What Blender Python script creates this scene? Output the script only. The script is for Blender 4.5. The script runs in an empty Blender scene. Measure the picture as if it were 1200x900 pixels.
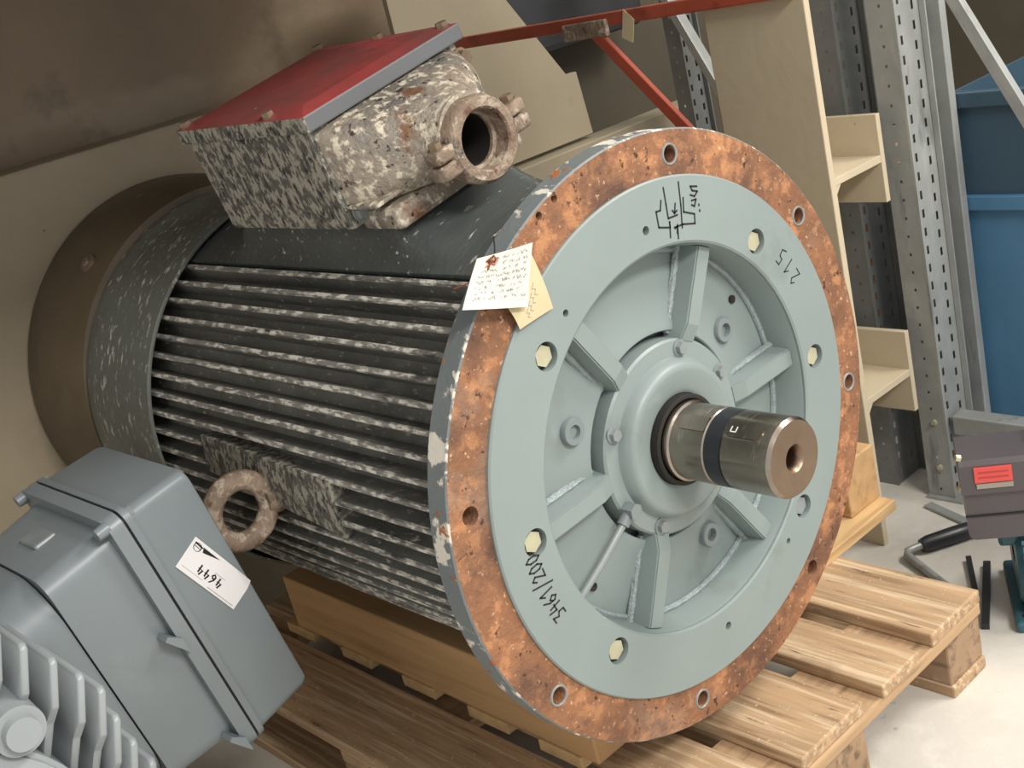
import bpy, bmesh, math, random
from mathutils import Matrix, Vector
random.seed(7)
C = bpy.context.scene.collection
PI = math.pi
def R(d): return math.radians(d)

# ------------------------------------------------------------------ camera
cam_data = bpy.data.cameras.new('camera'); cam = bpy.data.objects.new('camera', cam_data); C.objects.link(cam)
cam_data.sensor_width = 36; cam_data.lens = 43.5; cam_data.clip_start = .02
right = (0.6599071, 0.7154746, -0.2293875); up = (-0.1015809, 0.3874572, 0.9162741); back = (0.7444487, -0.5813544, 0.3283643)
cam.matrix_world = Matrix(((right[0], up[0], back[0], 1.0446342), (right[1], up[1], back[1], -1.0742810),
                           (right[2], up[2], back[2], 0.6489906), (0, 0, 0, 1)))
bpy.context.scene.camera = cam
# ------------------------------------------------------------------ world, lamps, exposure
vs = bpy.context.scene.view_settings
vs.view_transform = 'Standard'; vs.look = 'None'; vs.gamma = 1; vs.use_curve_mapping = False
vs.exposure = 0.4
world = bpy.data.worlds.new('hall'); bpy.context.scene.world = world; world.use_nodes = True
world.node_tree.nodes['Background'].inputs[0].default_value = (1, .985, .96, 1)
world.node_tree.nodes['Background'].inputs[1].default_value = .78
def area(name, loc, target, sx, sy, power, col):
    d = bpy.data.lights.new(name, 'AREA'); d.shape = 'RECTANGLE'; d.size = sx; d.size_y = sy; d.energy = power; d.color = col
    o = bpy.data.objects.new(name, d); C.objects.link(o); o.location = loc
    o.rotation_euler = (Vector(target) - Vector(loc)).to_track_quat('-Z', 'Y').to_euler()
    return o
area('ceiling_lamp_aisle', (1.5, 1.9, 2.6), (.1, .4, -.3), 1.6, .5, 78, (1, .95, .87))
area('ceiling_lamp_front', (2.9, -.3, 2.5), (-.1, 0, -.2), 1.4, .5, 92, (1, .97, .92))

# ------------------------------------------------------------------ materials
def lin(h):
    h = h.lstrip('#'); v = [int(h[i:i+2], 16)/255 for i in (0, 2, 4)]
    return tuple((c/12.92 if c <= .04045 else ((c+.055)/1.055)**2.4) for c in v) + (1,)
MATS = {}
def mat(name, base, var=.15, scale=5, rough=.5, metal=0., layers=(), bump=0., bscale=90, stretch=(1,1,1), spec=.5):
    """layers: (colour, scale, lo, hi, stretch, roughness or None, detail)"""
    m = bpy.data.materials.new(name); m.use_nodes = True; nt = m.node_tree; N = nt.nodes; L = nt.links
    b = N['Principled BSDF']; b.inputs['Metallic'].default_value = metal; b.inputs['Specular IOR Level'].default_value = spec
    tc = N.new('ShaderNodeTexCoord'); oi = N.new('ShaderNodeObjectInfo')
    mul = N.new('ShaderNodeMath'); mul.operation = 'MULTIPLY'; mul.inputs[1].default_value = 17.3
    L.new(oi.outputs['Random'], mul.inputs[0])
    add = N.new('ShaderNodeVectorMath'); add.operation = 'ADD'
    L.new(tc.outputs['Object'], add.inputs[0]); L.new(mul.outputs[0], add.inputs[1])
    def noise(sc, st, det=6, dist=0., rg=.6):
        mp = N.new('ShaderNodeMapping'); mp.inputs['Scale'].default_value = st; L.new(add.outputs[0], mp.inputs['Vector'])
        n = N.new('ShaderNodeTexNoise'); n.inputs['Scale'].default_value = sc; n.inputs['Detail'].default_value = det
        n.inputs['Roughness'].default_value = rg; n.inputs['Distortion'].default_value = dist
        L.new(mp.outputs[0], n.inputs['Vector']); return n.outputs[0]
    def mapr(src, lo, hi, a=0., c=1.):
        r = N.new('ShaderNodeMapRange'); r.inputs[1].default_value = lo; r.inputs[2].default_value = hi
        r.inputs[3].default_value = a; r.inputs[4].default_value = c; L.new(src, r.inputs[0]); return r.outputs[0]
    c0 = lin(base)
    d = tuple(x*(1-var) for x in c0[:3]) + (1,); l = tuple(min(1, x*(1+var)) for x in c0[:3]) + (1,)
    mx = N.new('ShaderNodeMix'); mx.data_type = 'RGBA'; mx.inputs[6].default_value = d; mx.inputs[7].default_value = l
    L.new(mapr(noise(scale, stretch), .3, .7), mx.inputs[0]); col = mx.outputs[2]
    rg = None; hgt = None
    for lay in layers:
        c, sc, lo, hi, st, ro, det = lay
        k = mapr(noise(sc, st, det), lo, hi)
        mx = N.new('ShaderNodeMix'); mx.data_type = 'RGBA'; mx.inputs[7].default_value = lin(c)
        L.new(k, mx.inputs[0]); L.new(col, mx.inputs[6]); col = mx.outputs[2]
        if ro is not None:
            mr = N.new('ShaderNodeMix'); mr.data_type = 'FLOAT'; mr.inputs[2].default_value = rough; mr.inputs[3].default_value = ro
            if rg is not None: L.new(rg, mr.inputs[2])
            L.new(k, mr.inputs[0]); rg = mr.outputs[0]
        hgt = k
    L.new(col, b.inputs['Base Color'])
    if rg is None: b.inputs['Roughness'].default_value = rough
    else: L.new(rg, b.inputs['Roughness'])
    if bump:
        bp = N.new('ShaderNodeBump'); bp.inputs['Strength'].default_value = bump; bp.inputs['Distance'].default_value = .004
        src = noise(bscale, stretch, 4)
        if hgt is not None:
            a2 = N.new('ShaderNodeMath'); a2.operation = 'ADD'; L.new(src, a2.inputs[0]); L.new(hgt, a2.inputs[1]); src = a2.outputs[0]
        L.new(src, bp.inputs['Height']); L.new(bp.outputs[0], b.inputs['Normal'])
    MATS[name] = m; return m
I3 = (1, 1, 1)
mat('concrete', '#c3beb4', .12, 3, .75, layers=(('#d6d1c8', 9, .5, .75, I3, None, 8), ('#8a857c', 28, .66, .74, I3, None, 6), ('#6f6a62', 2.3, .62, .85, I3, None, 8)), bump=.15)
mat('grey_paint', '#7d8886', .06, 4, .42, layers=(('#6b6f69', 5, .62, .8, I3, .55, 8),), bump=.03, bscale=30)
mat('grey_paint_dusty', '#747c7d', .08, 4, .45, layers=(('#8d918f', 14, .6, .85, I3, .6, 8),), bump=.06, bscale=50)
mat('rust', '#82583c', .3, 12, .68, layers=(('#a5734d', 38, .5, .6, I3, .8, 8), ('#553a2c', 8, .47, .66, I3, .6, 10), ('#b99a7a', 130, .62, .70, I3, .8, 6), ('#776659', 5.5, .58, .74, I3, .55, 8), ('#432c20', 70, .64, .70, I3, .7, 5)), bump=.8, bscale=90)
mat('rim_paint', '#6b7171', .1, 6, .5, layers=(('#cfc8ba', 24, .545, .58, (1,1.4,1), .8, 10), ('#9a5a2c', 30, .63, .67, I3, .8, 6)), bump=.4, bscale=40)
mat('fin_paint', '#6a6a64', .3, 8, .42, layers=(('#3c3d39', 6, .5, .7, (.4,1,1), .5, 6), ('#8d8a80', 120, .58, .68, (.3,1,.6), .6, 8), ('#c4beb2', 200, .62, .70, (.25,1,.5), .7, 8)), bump=.5, bscale=70)
mat('fin_edge', '#7d7b74', .3, 10, .55, layers=(('#d0cabd', 130, .48, .58, (.35,1,1), .7, 8), ('#3f3f3b', 60, .58, .68, (.25,1,1), .6, 8)), bump=.5, bscale=90)
mat('cap_paint', '#4a4e4c', .2, 6, .3, layers=(('#b3afa5', 110, .62, .69, (.9,.25,1), .6, 8),), bump=.45, bscale=60, stretch=(1,.3,1))
mat('cowl_paint', '#63665f', .15, 6, .42, layers=(('#4a483e', 4, .5, .75, I3, .5, 6), ('#b9b3a6', 100, .58, .66, (1,.5,.4), .7, 8)), bump=.4, bscale=50)
mat('drum_brown', '#5a4d3a', .25, 4, .5, layers=(('#3f3626', 3, .5, .7, I3, .55, 6), ('#8c7c60', 30, .68, .74, I3, .7, 6)), bump=.1)
mat('mottled', '#5b5952', .2, 30, .6, layers=(('#a09a8c', 95, .46, .54, (1,1,.6), .7, 5), ('#33332f', 120, .58, .66, (1,1,.5), .6, 5)), bump=.9, bscale=160)
mat('red_paint', '#ab4644', .2, 4, .38, layers=(('#6d4a44', 5, .40, .66, I3, .6, 8), ('#c24346', 3, .55, .66, (1,2,1), .3, 6), ('#d9a59c', 70, .7, .74, I3, .6, 4)), bump=.12, bscale=40)
mat('lid_edge', '#65686a', .08, 6, .4, layers=(('#a0625f', 20, .68, .74, I3, None, 4),))
mat('cast_flaky', '#94897a', .25, 9, .6, layers=(('#6a655f', 7, .48, .64, I3, .4, 8), ('#cdc2ad', 70, .52, .6, I3, .8, 8), ('#6e482c', 13, .56, .66, I3, .75, 8), ('#352c25', 60, .62, .68, I3, .7, 6)), bump=1.0, bscale=110)
mat('rusty_cast', '#82705f', .3, 20, .65, layers=(('#b3a491', 60, .5, .6, I3, .8, 8), ('#5e4230', 30, .54, .66, I3, .7, 8), ('#46423d', 22, .6, .7, I3, .5, 6)), bump=.8, bscale=120)
mat('dark_bore', '#1c1814', .2, 10, .8)
mat('steel', '#9a8f84', .18, 12, .22, 1., layers=(('#6f5c4c', 8, .55, .75, (3,1,1), .35, 6), ('#c9c2b8', 24, .62, .72, (6,1,1), .18, 6)), bump=.06, bscale=120)
mat('steel_end', '#8a7766', .15, 12, .4, 1., layers=(('#6a5544', 14, .55, .75, I3, .5, 6),), bump=.1)
mat('black_tape', '#23252a', .1, 8, .35)
mat('bolt_zinc', '#b5b196', .12, 30, .4, .35)
mat('bolt_grey', '#858b8b', .12, 30, .4, .2)
mat('bolt_rust', '#7d6a56', .25, 40, .6, .3, bump=.4)
mat('weld', '#8b9596', .15, 40, .3, .1, bump=.9, bscale=160)
mat('cream_shaded', '#9a8f79', .07, 3, .5, layers=(('#7d705a', 4, .6, .85, I3, None, 8),), bump=.15, bscale=38)  # darker copy of cream for the stand, its weaker light put into the colour
mat('cream', '#bbad93', .07, 3, .5, layers=(('#8a7a5e', 4, .6, .85, I3, None, 8), ('#7c6d55', 40, .73, .78, I3, None, 4)), bump=.22, bscale=38)
mat('cream_wall', '#988b75', .12, 2.4, .55, layers=(('#7c705b', 2.2, .52, .8, I3, None, 8), ('#3d3427', 34, .73, .77, I3, None, 4)), bump=.12)
mat('brown_wall', '#7d6b55', .2, 2.0, .5, layers=(('#988b78', 2.6, .55, .8, (1,.6,1.4), .4, 8), ('#8b8171', 36, .74, .8, I3, None, 5), ('#51463a', 4, .58, .75, I3, None, 6)), bump=.1)
mat('grey_wall', '#4d473a', .15, 2.5, .6, layers=(('#3f3a30', 3, .55, .8, I3, None, 6),))
mat('deck_wood', '#a88a69', .2, 3, .72, layers=(('#7c6248', 6, .55, .70, (.7,14,14), None, 10), ('#cbb392', 7, .5, .66, (.5,12,12), None, 10), ('#54422f', 9, .64, .72, (1.2,9,9), None, 8), ('#d8c8ae', 160, .66, .72, I3, None, 3), ('#6b5540', 3.5, .58, .8, I3, None, 8)), bump=.35, bscale=16, stretch=(.8,14,14))
mat('cross_wood', '#a88a68', .22, 3, .7, layers=(('#7a634a', 5, .55, .7, (11,.7,11), None, 8), ('#b79f82', 6, .6, .75, (9,.5,9), None, 8)), bump=.3, bscale=16, stretch=(14,.8,14))
mat('block_wood', '#957a5f', .25, 4, .75, layers=(('#5f4e3a', 7, .5, .7, (1,6,6), None, 8), ('#a8927a', 20, .6, .75, I3, None, 8)), bump=.4, bscale=22)
mat('light_wood_x', '#b99468', .12, 3, .6, layers=(('#a07a50', 5, .52, .75, (.6,10,10), None, 8),), bump=.12, bscale=16, stretch=(.8,12,12))
mat('light_wood_y', '#c4a374', .12, 3, .6, layers=(('#a9855a', 5, .52, .75, (10,.6,10), None, 8),), bump=.12, bscale=16, stretch=(12,.8,12))
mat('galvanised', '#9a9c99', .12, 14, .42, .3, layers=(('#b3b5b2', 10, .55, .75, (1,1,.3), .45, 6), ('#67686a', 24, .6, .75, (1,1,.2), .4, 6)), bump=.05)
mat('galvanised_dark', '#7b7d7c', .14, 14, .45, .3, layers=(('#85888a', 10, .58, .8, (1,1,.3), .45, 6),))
mat('red_steel', '#a04a35', .15, 8, .5, layers=(('#6b2e20', 10, .58, .75, I3, .6, 6), ('#c9a089', 40, .73, .78, I3, .7, 4)), bump=.15)
mat('dark_cover', '#2c2d30', .3, 4, .6)
mat('teal_steel', '#2f5560', .1, 6, .4)
mat('blue_plastic', '#4c7796', .12, 3, .4, layers=(('#426c8c', 5, .5, .8, I3, None, 6),))
mat('navy_plastic', '#344a59', .12, 3, .45)
mat('box_brown', '#4b4547', .06, 5, .35)
mat('black_plastic', '#26272a', .1, 6, .35)
mat('red_label', '#cf4a45', .05, 10, .4)
mat('red_print', '#a53a38', .02, 10, .5)
mat('label_base', '#8f877b', .05, 10, .5)
mat('foreground_grey', '#767e81', .05, 3, .36, layers=(('#7f8686', 12, .6, .8, I3, .4, 6),), bump=.03, bscale=60)
mat('fin_light_grey', '#8f9597', .06, 4, .32, bump=.08, bscale=40)
mat('gasket', '#141516', .1, 6, .6)
mat('white_paper', '#d6d4d4', .02, 10, .5)
mat('tag_paper', '#cbc5b9', .04, 12, .7)
mat('manila', '#bfb08d', .06, 12, .7)
mat('ink', '#17181a', .05, 10, .5)
mat('pencil', '#8d8880', .1, 20, .6)
mat('copper_wire', '#8a4a30', .15, 20, .4, .5)
mat('cardboard', '#8f6f4f', .1, 6, .8)

# ------------------------------------------------------------------ helpers
WM = {}
I4 = Matrix.Identity(4)
def root(name, label, cat, loc=(0,0,0), group=None, kind=None):
    o = bpy.data.objects.new(name, None); C.objects.link(o); o.empty_display_size = .05
    WM[o] = Matrix.Translation(Vector(loc)); o.matrix_world = WM[o]; o.location = loc
    tag(o, label, cat, group, kind); return o
def tag(o, label=None, cat=None, group=None, kind=None):
    if label: o['label'] = label
    if cat: o['category'] = cat
    if group: o['group'] = group
    if kind: o['kind'] = kind
    return o
def place(o, parent, M):
    WM[o] = M
    if parent is not None:
        o.parent = parent; o.matrix_basis = WM[parent].inverted() @ M
    else: o.matrix_basis = M
def obj(name, bm, m, parent=None, M=I4, smooth=False, label=None):
    if isinstance(bm, bmesh.types.BMesh):
        bmesh.ops.recalc_face_normals(bm, faces=bm.faces)
        me = bpy.data.meshes.new(name); bm.to_mesh(me); bm.free()
    else: me = bm
    for mm in (m if isinstance(m, (list, tuple)) else [m]):
        if len(me.materials) < (len(m) if isinstance(m, (list, tuple)) else 1): me.materials.append(MATS[mm])
    if smooth:
        me.polygons.foreach_set('use_smooth', [True]*len(me.polygons)); me.set_sharp_from_angle(angle=R(smooth if smooth > 1 else 38))
    o = bpy.data.objects.new(name, me); C.objects.link(o); place(o, parent, M)
    if label: o['label'] = label
    return o
def copy_obj(src, parent, M):
    o = src.copy(); C.objects.link(o); place(o, parent, M); return o
def new(): return bmesh.new()
def box(bm, lo, hi, bevel=0., M=None, mi=0):
    r = bmesh.ops.create_cube(bm, size=1)
    c = [(a+b)/2 for a, b in zip(lo, hi)]; s = [abs(b-a) for a, b in zip(lo, hi)]
    vs = r['verts']
    for v in vs: v.co = Vector((v.co.x*s[0]+c[0], v.co.y*s[1]+c[1], v.co.z*s[2]+c[2]))
    fs = list({f for v in vs for f in v.link_faces})
    if bevel:
        es = list({e for v in vs for e in v.link_edges})
        rr = bmesh.ops.bevel(bm, geom=es, offset=bevel, segments=2, affect='EDGES', profile=.5)
        fs = [f for f in bm.faces if f in set(rr['faces']) or f.is_valid and f in fs]
        vs = list({v for f in rr['faces'] for v in f.verts})
    if M is not None: bmesh.ops.transform(bm, matrix=M, verts=vs)
    return vs
def bx(lo, hi, bevel=0., M=None):
    bm = new(); box(bm, lo, hi, bevel, M); return bm
def axis_m(p, d, ref=(0,0,1)):
    """matrix with local Z along d at p"""
    d = Vector(d).normalized(); q = d.to_track_quat('Z', 'Y'); return Matrix.Translation(Vector(p)) @ q.to_matrix().to_4x4()
def cyl(bm, p0, p1, r0, r1=None, seg=16, caps=True):
    p0 = Vector(p0); p1 = Vector(p1); r1 = r0 if r1 is None else r1
    h = (p1-p0).length
    M = axis_m((p0+p1)/2, p1-p0)
    bmesh.ops.create_cone(bm, cap_ends=caps, segments=seg, radius1=r0, radius2=r1, depth=h, matrix=M)
    return bm
def lathe(profile, seg=64, closed=False, bm=None, M=None):
    """profile list of (x, r); axis = X"""
    bm = bm or new(); rings = []
    for x, r in profile:
        if r < 1e-6: rings.append([bm.verts.new((x, 0, 0))])
        else: rings.append([bm.verts.new((x, r*math.sin(2*PI*k/seg), r*math.cos(2*PI*k/seg))) for k in range(seg)])
    n = len(rings)
    for i in range(n if closed else n-1):
        a, b = rings[i], rings[(i+1) % n]
        for k in range(seg):
            k2 = (k+1) % seg
            if len(a) == 1 and len(b) == 1: continue
            if len(a) == 1: bm.faces.new((a[0], b[k], b[k2]))
            elif len(b) == 1: bm.faces.new((a[k], b[0], a[k2]))
            else: bm.faces.new((a[k], b[k], b[k2], a[k2]))
    if M is not None: bmesh.ops.transform(bm, matrix=M, verts=[v for r in rings for v in r])
    return bm
def prism(pts, d0, d1, plane='yz', bm=None, bevel=0.):
    """extrude 2D polygon; plane names the two coordinates, third axis from d0 to d1"""
    bm = bm or new()
    def mk(p, d):
        return {'yz': (d, p[0], p[1]), 'xz': (p[0], d, p[1]), 'xy': (p[0], p[1], d)}[plane]
    a = [bm.verts.new(mk(p, d0)) for p in pts]; b = [bm.verts.new(mk(p, d1)) for p in pts]
    bm.faces.new(a); bm.faces.new(b[::-1]); n = len(pts)
    for i in range(n): bm.faces.new((a[i], b[i], b[(i+1) % n], a[(i+1) % n]))
    if bevel: bmesh.ops.bevel(bm, geom=[e for e in bm.edges], offset=bevel, segments=2, affect='EDGES')
    return bm
def loft(sections, cap=True, bm=None):
    bm = bm or new(); rs = [[bm.verts.new(p) for p in s] for s in sections]; n = len(rs[0])
    for a, b in zip(rs, rs[1:]):
        for k in range(n): bm.faces.new((a[k], a[(k+1) % n], b[(k+1) % n], b[k]))
    if cap: bm.faces.new(rs[0][::-1]); bm.faces.new(rs[-1])
    return bm
def tube(pts, r, seg=8, bm=None):
    bm = bm or new(); pts = [Vector(p) for p in pts]; rs = []
    for i, p in enumerate(pts):
        t = (pts[min(i+1, len(pts)-1)] - pts[max(i-1, 0)]).normalized()
        q = t.to_track_quat('Z', 'Y')
        rr = r[i] if isinstance(r, (list, tuple)) else r
        rs.append([p + q @ Vector((rr*math.cos(2*PI*k/seg), rr*math.sin(2*PI*k/seg), 0)) for k in range(seg)])
    return loft(rs, True, bm)
def hexhead(bm, p, d, r, h, washer=0.):
    p = Vector(p); d = Vector(d).normalized()
    if washer: cyl(bm, p, p + d*h*.25, washer, seg=20)
    cyl(bm, p, p + d*h, r, r*.97, seg=6)
    return bm
def torus(M, Rj, r, seg=40, ms=12, bm=None):
    bm = bm or new(); rs = []
    for i in range(seg):
        a = 2*PI*i/seg; c = Vector((Rj*math.cos(a), Rj*math.sin(a), 0)); u = Vector((math.cos(a), math.sin(a), 0))
        rs.append([bm.verts.new(M @ (c + u*r*math.cos(2*PI*k/ms) + Vector((0,0,1))*r*math.sin(2*PI*k/ms))) for k in range(ms)])
    for i in range(seg):
        a, b = rs[i], rs[(i+1) % seg]
        for k in range(ms): bm.faces.new((a[k], a[(k+1) % ms], b[(k+1) % ms], b[k]))
    return bm
def cut(bm, cutter):
    """boolean difference, returns a mesh"""
    bmesh.ops.recalc_face_normals(bm, faces=bm.faces); bmesh.ops.recalc_face_normals(cutter, faces=cutter.faces)
    ma = bpy.data.meshes.new('t'); bm.to_mesh(ma); bm.free(); mb = bpy.data.meshes.new('t2'); cutter.to_mesh(mb); cutter.free()
    a = bpy.data.objects.new('t', ma); b = bpy.data.objects.new('t2', mb); C.objects.link(a); C.objects.link(b)
    md = a.modifiers.new('b', 'BOOLEAN'); md.operation = 'DIFFERENCE'; md.object = b; md.solver = 'EXACT'
    dg = bpy.context.evaluated_depsgraph_get(); me = bpy.data.meshes.new_from_object(a.evaluated_get(dg))
    bpy.data.objects.remove(a); bpy.data.objects.remove(b); return me
def stroke(bm, pts, w, n, f):
    """flat pen stroke: pts 2D, f maps 2D+height to 3D"""
    P2 = [Vector(p) for p in pts]
    for a, b in zip(P2, P2[1:]):
        t = (b-a); 
        if t.length < 1e-6: continue
        t.normalize(); s = Vector((-t.y, t.x))*w/2; a2 = a - t*w*.4; b2 = b + t*w*.4
        q = [a2+s, a2-s, b2-s, b2+s]
        lo = [bm.verts.new(f(p, 0)) for p in q]; hi = [bm.verts.new(f(p, n)) for p in q]
        bm.faces.new(hi)
        for i in range(4): bm.faces.new((lo[i], lo[(i+1) % 4], hi[(i+1) % 4], hi[i]))
def perforated(bm, origin, du, dv, w, h, holes, pitch, hw, hh, start=.02):
    """plate (unit vectors du, dv) with columns of rectangular holes; holes = list of (u centre, v phase)"""
    o = Vector(origin); du = Vector(du); dv = Vector(dv)
    us = [0.]
    for u, ph in holes: us += [u-hw/2, u+hw/2]
    us.append(w)
    def quad(u0, u1, v0, v1):
        bm.faces.new([bm.verts.new(o + du*a + dv*b) for a, b in ((u0, v0), (u1, v0), (u1, v1), (u0, v1))])
    for i in range(len(us)-1):
        if i % 2 == 0: quad(us[i], us[i+1], 0, h)
        else:
            v = 0.; p = start + holes[i//2][1]
            while p + hh < h:
                quad(us[i], us[i+1], v, p); v = p + hh; p += pitch
            quad(us[i], us[i+1], v, h)
    return bm
DIG = {'3': [[(.1,.95),(.7,.95),(.35,.58),(.75,.4),(.6,.05),(.1,.05)]], '4': [[(.35,1),(.1,.45),(.8,.45)],[(.65,.8),(.6,0)]],
       '6': [[(.7,1),(.25,.6),(.15,.2),(.45,0),(.75,.25),(.5,.5),(.2,.35)]], '1': [[(.15,.7),(.55,1),(.5,0)]],
       '/': [[(.05,-.25),(.75,1.2)]], '2': [[(.1,.75),(.4,1),(.7,.75),(.1,.05),(.85,.05)]],
       '0': [[(.4,1),(.12,.7),(.12,.25),(.4,0),(.7,.3),(.68,.75),(.4,1)]], '5': [[(.8,1),(.25,1),(.2,.6),(.65,.55),(.7,.15),(.1,.0)]]}

FLOOR = -.604
# ------------------------------------------------------------------ setting
tag(obj('floor', bx((-1.6, -2.6, FLOOR-.05), (2.6, 3.2, FLOOR)), 'concrete'), kind='structure')
tag(obj('wall_rear', bx((-1.60, -2.6, FLOOR), (-1.46, .98, 1.5)), 'brown_wall'), kind='structure')
tag(obj('wall_rear_panel', bx((-1.46, -2.6, FLOOR), (-1.335, .72, .466), .006), 'cream_wall'), kind='structure')
tag(obj('wall_side', bx((-1.60, 3.0, FLOOR), (2.6, 3.2, 1.5)), 'grey_wall'), kind='structure')
tag(obj('wall_corner', bx((-1.60, .98, FLOOR), (-1.5, 3.0, 1.5)), 'grey_wall'), kind='structure')

o = obj('rack_shelf', bx((-1.458, -1.5, .93), (.12, .71, .96), .004), 'galvanised_dark'); tag(o, 'wide steel rack shelf spanning above the big motor', 'shelf')
# ------------------------------------------------------------------ the big motor
MR = Matrix.Rotation(R(11.5), 4, 'X')          # rolled about its shaft
motor = root('electric_motor', 'large dark finned electric motor with rusty round flange and bare steel shaft', 'motor', (-.5, 0, -.33))
def mpt(x, v, u): return MR @ Vector((x, v, u))
def ang(r, a): return (r*math.sin(R(a)), r*math.cos(R(a)))    # world angle clockwise from up (towards +Y)
# frame core and fins
obj('frame_core', lathe([(-1.0,.05),(-1.0,.306),(-.078,.306),(-.062,.27),(-.062,.05)], 72), 'fin_paint', motor, smooth=True)
fb = new()
sec = lambda x, t: [(x, -t*1.5, .28), (x, t*1.5, .28), (x, t*.7, .331), (x, t*.45, .3345), (x, -t*.45, .3345), (x, -t*.7, .331)]
loft([sec(-.96, .0062), sec(-.034, .0062)], True, fb)
for f in fb.faces:
    if f.calc_center_median().z > .3325: f.material_index = 1
fin0 = None
angs = [34+5.5*k for k in range(23)]                     # near side, world degrees from up towards -Y
angs += [-(11+5.5*k) for k in range(27)]                 # far side
for a in angs:
    M = Matrix.Rotation(R(a), 4, 'X')
    if fin0 is None: fin0 = obj('cooling_fin', fb, ['fin_paint', 'fin_edge'], motor, M)
    else: copy_obj(fin0, motor, M)
# smooth top saddle with pedestal under the terminal box (motor frame)
def ss(a, b, x):
    t = max(0, min(1, (x-a)/(b-a))); return t*t*(3-2*t)
bm = new(); NX, NT = 44, 22; grid = []
for i in range(NX+1):
    x = -.95 + (.95-.034)*i/NX; row = []
    for j in range(NT+1):
        th = -21 + 42*j/NT
        hump = (1-ss(-.31, -.16, x))*ss(-.74, -.64, x)*(1-ss(14, 20.5, abs(th)))
        r = .337 + .06*hump + .004*ss(-.3, -.05, x)
        row.append(bm.verts.new((x, r*math.sin(R(th)), r*math.cos(R(th)))))
    grid.append(row)
for i in range(NX):
    for j in range(NT): bm.faces.new((grid[i][j], grid[i+1][j], grid[i+1][j+1], grid[i][j+1]))
low = [[bm.verts.new((r_[j].co.x, .28*math.sin(R(-21+42*j/NT)), .28*math.cos(R(-21+42*j/NT)))) for j in (0, NT)] for r_ in grid]
for i in range(NX):
    bm.faces.new((grid[i][0], low[i][0], low[i+1][0], grid[i+1][0])); bm.faces.new((grid[i][NT], grid[i+1][NT], low[i+1][1], low[i][1]))
obj('top_saddle', bm, 'cap_paint', motor, MR, smooth=50)
# fan cowl and rear drum
obj('fan_cowl', lathe([(-1.10,.338),(-.853,.3415),(-.85,.343),(-.85,.346),(-.852,.3485),(-.87,.3495),(-1.06,.349),(-1.10,.346),(-1.13,.335),(-1.15,.30)], 96), 'cowl_paint', motor, smooth=True)
drum = obj('rear_drum', lathe([(-1.10,.30),(-1.11,.345),(-1.14,.355),(-1.20,.362),(-1.325,.364),(-1.333,.361),(-1.333,.0)], 96), 'drum_brown', motor, Matrix.Translation((0, 0, .012)), smooth=True)
a = R(-40); bm = new(); n = Vector((0, math.sin(a), math.cos(a)))
p = Vector((-1.168, 0, .012)) + n*.354
cyl(bm, p, p + n*.008, .017, seg=20); cyl(bm, p+n*.008, p + n*.013, .009, .008, seg=14)
obj('cowl_screw', bm, 'bolt_rust', motor)
# lifting pad and eye bolt on the side
bm = new(); secs = []
for x, a0, a1 in ((-.70, 80.5, 91), (-.345, 83.5, 98.5)):
    s = []
    for r in (.30, .337):
        aa = [a0 + (a1-a0)*k/5 for k in range(6)]
        if r > .31: aa = aa[::-1]
        for q in aa: s.append((x, -r*math.sin(R(q)), r*math.cos(R(q))))
    secs.append(s)
loft(secs, True, bm)
obj('lifting_pad', bm, 'mottled', motor)
eye = Vector((-.535, -.383, -.02))
bm = new()
torus(Matrix.Translation(eye) @ Matrix.Rotation(R(90), 4, 'Y') @ Matrix.Rotation(R(0), 4, 'X'), .046, .0155, 44, 14, bm)
cyl(bm, eye + Vector((0, .038, 0)), eye + Vector((0, .058, .0)), .022, .03, 24)
obj('eye_bolt', bm, 'rusty_cast', motor, smooth=45)
# flange: rusty ring
HA = [11+45*k for k in range(8)]
fl = lathe([(-.036,.339),(-.036,.396),(-.033,.40),(-.002,.40),(0,.398),(0,.339)], 160, True)
ct = new()
for a in HA:
    y, z = ang(.368, a); cyl(ct, (-.06, y, z), (.02, y, z), .0115, seg=24)
for q, r in ((-20, .391), (-24.5, .391)):
    y, z = ang(r, q); cyl(ct, (-.06, y, z), (.02, y, z), .005, seg=14)
me = cut(fl, ct)
fo = obj('flange', me, ['rust', 'rim_paint'], motor, smooth=30)
for p in me.polygons:
    c = p.center
    if abs(p.normal.x) < .75 and math.hypot(c.y, c.z) > .39 and c.x < -.001: p.material_index = 1
# bright worn collars round the flange holes
for k, a in enumerate(HA):
    if k in (0, 1, 2, 4, 5):
        y, z = ang(.368, a); obj('worn_hole_edge', torus(Matrix.Translation((0, y, z)) @ Matrix.Rotation(R(90), 4, 'Y'), .0125, .0016, 28, 6), 'bolt_grey', motor, smooth=True)
# grey raised ring
gr = lathe([(-.034,.257),(-.034,.342),(.003,.342),(.005,.340),(.005,.259),(.003,.256)], 160, True)
ct = new(); BA = [44.5+45*k for k in range(8)]
for k, a in enumerate(BA):
    y, z = ang(.2855, a); big = k not in (3, 7)
    cyl(ct, (-.016 if big else -.02, y, z), (.02, y, z), .0175 if big else .0058, seg=32)
for a, r in ((-34, .286), (146, .282)):
    y, z = ang(r, a); cyl(ct, (-.02, y, z), (.02, y, z), .0045, seg=16)
me = cut(gr, ct); obj('flange_ring', me, 'grey_paint', motor, smooth=30)
for k, a in enumerate(BA):
    if k in (3, 7): continue
    y, z = ang(.2855, a); bm = new(); hexhead(bm, (-.0165, y, z), (1, 0, 0), .0142, .0165)
    obj('flange_bolt', bm, 'bolt_grey' if k == 2 else 'bolt_zinc', motor)
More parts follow.
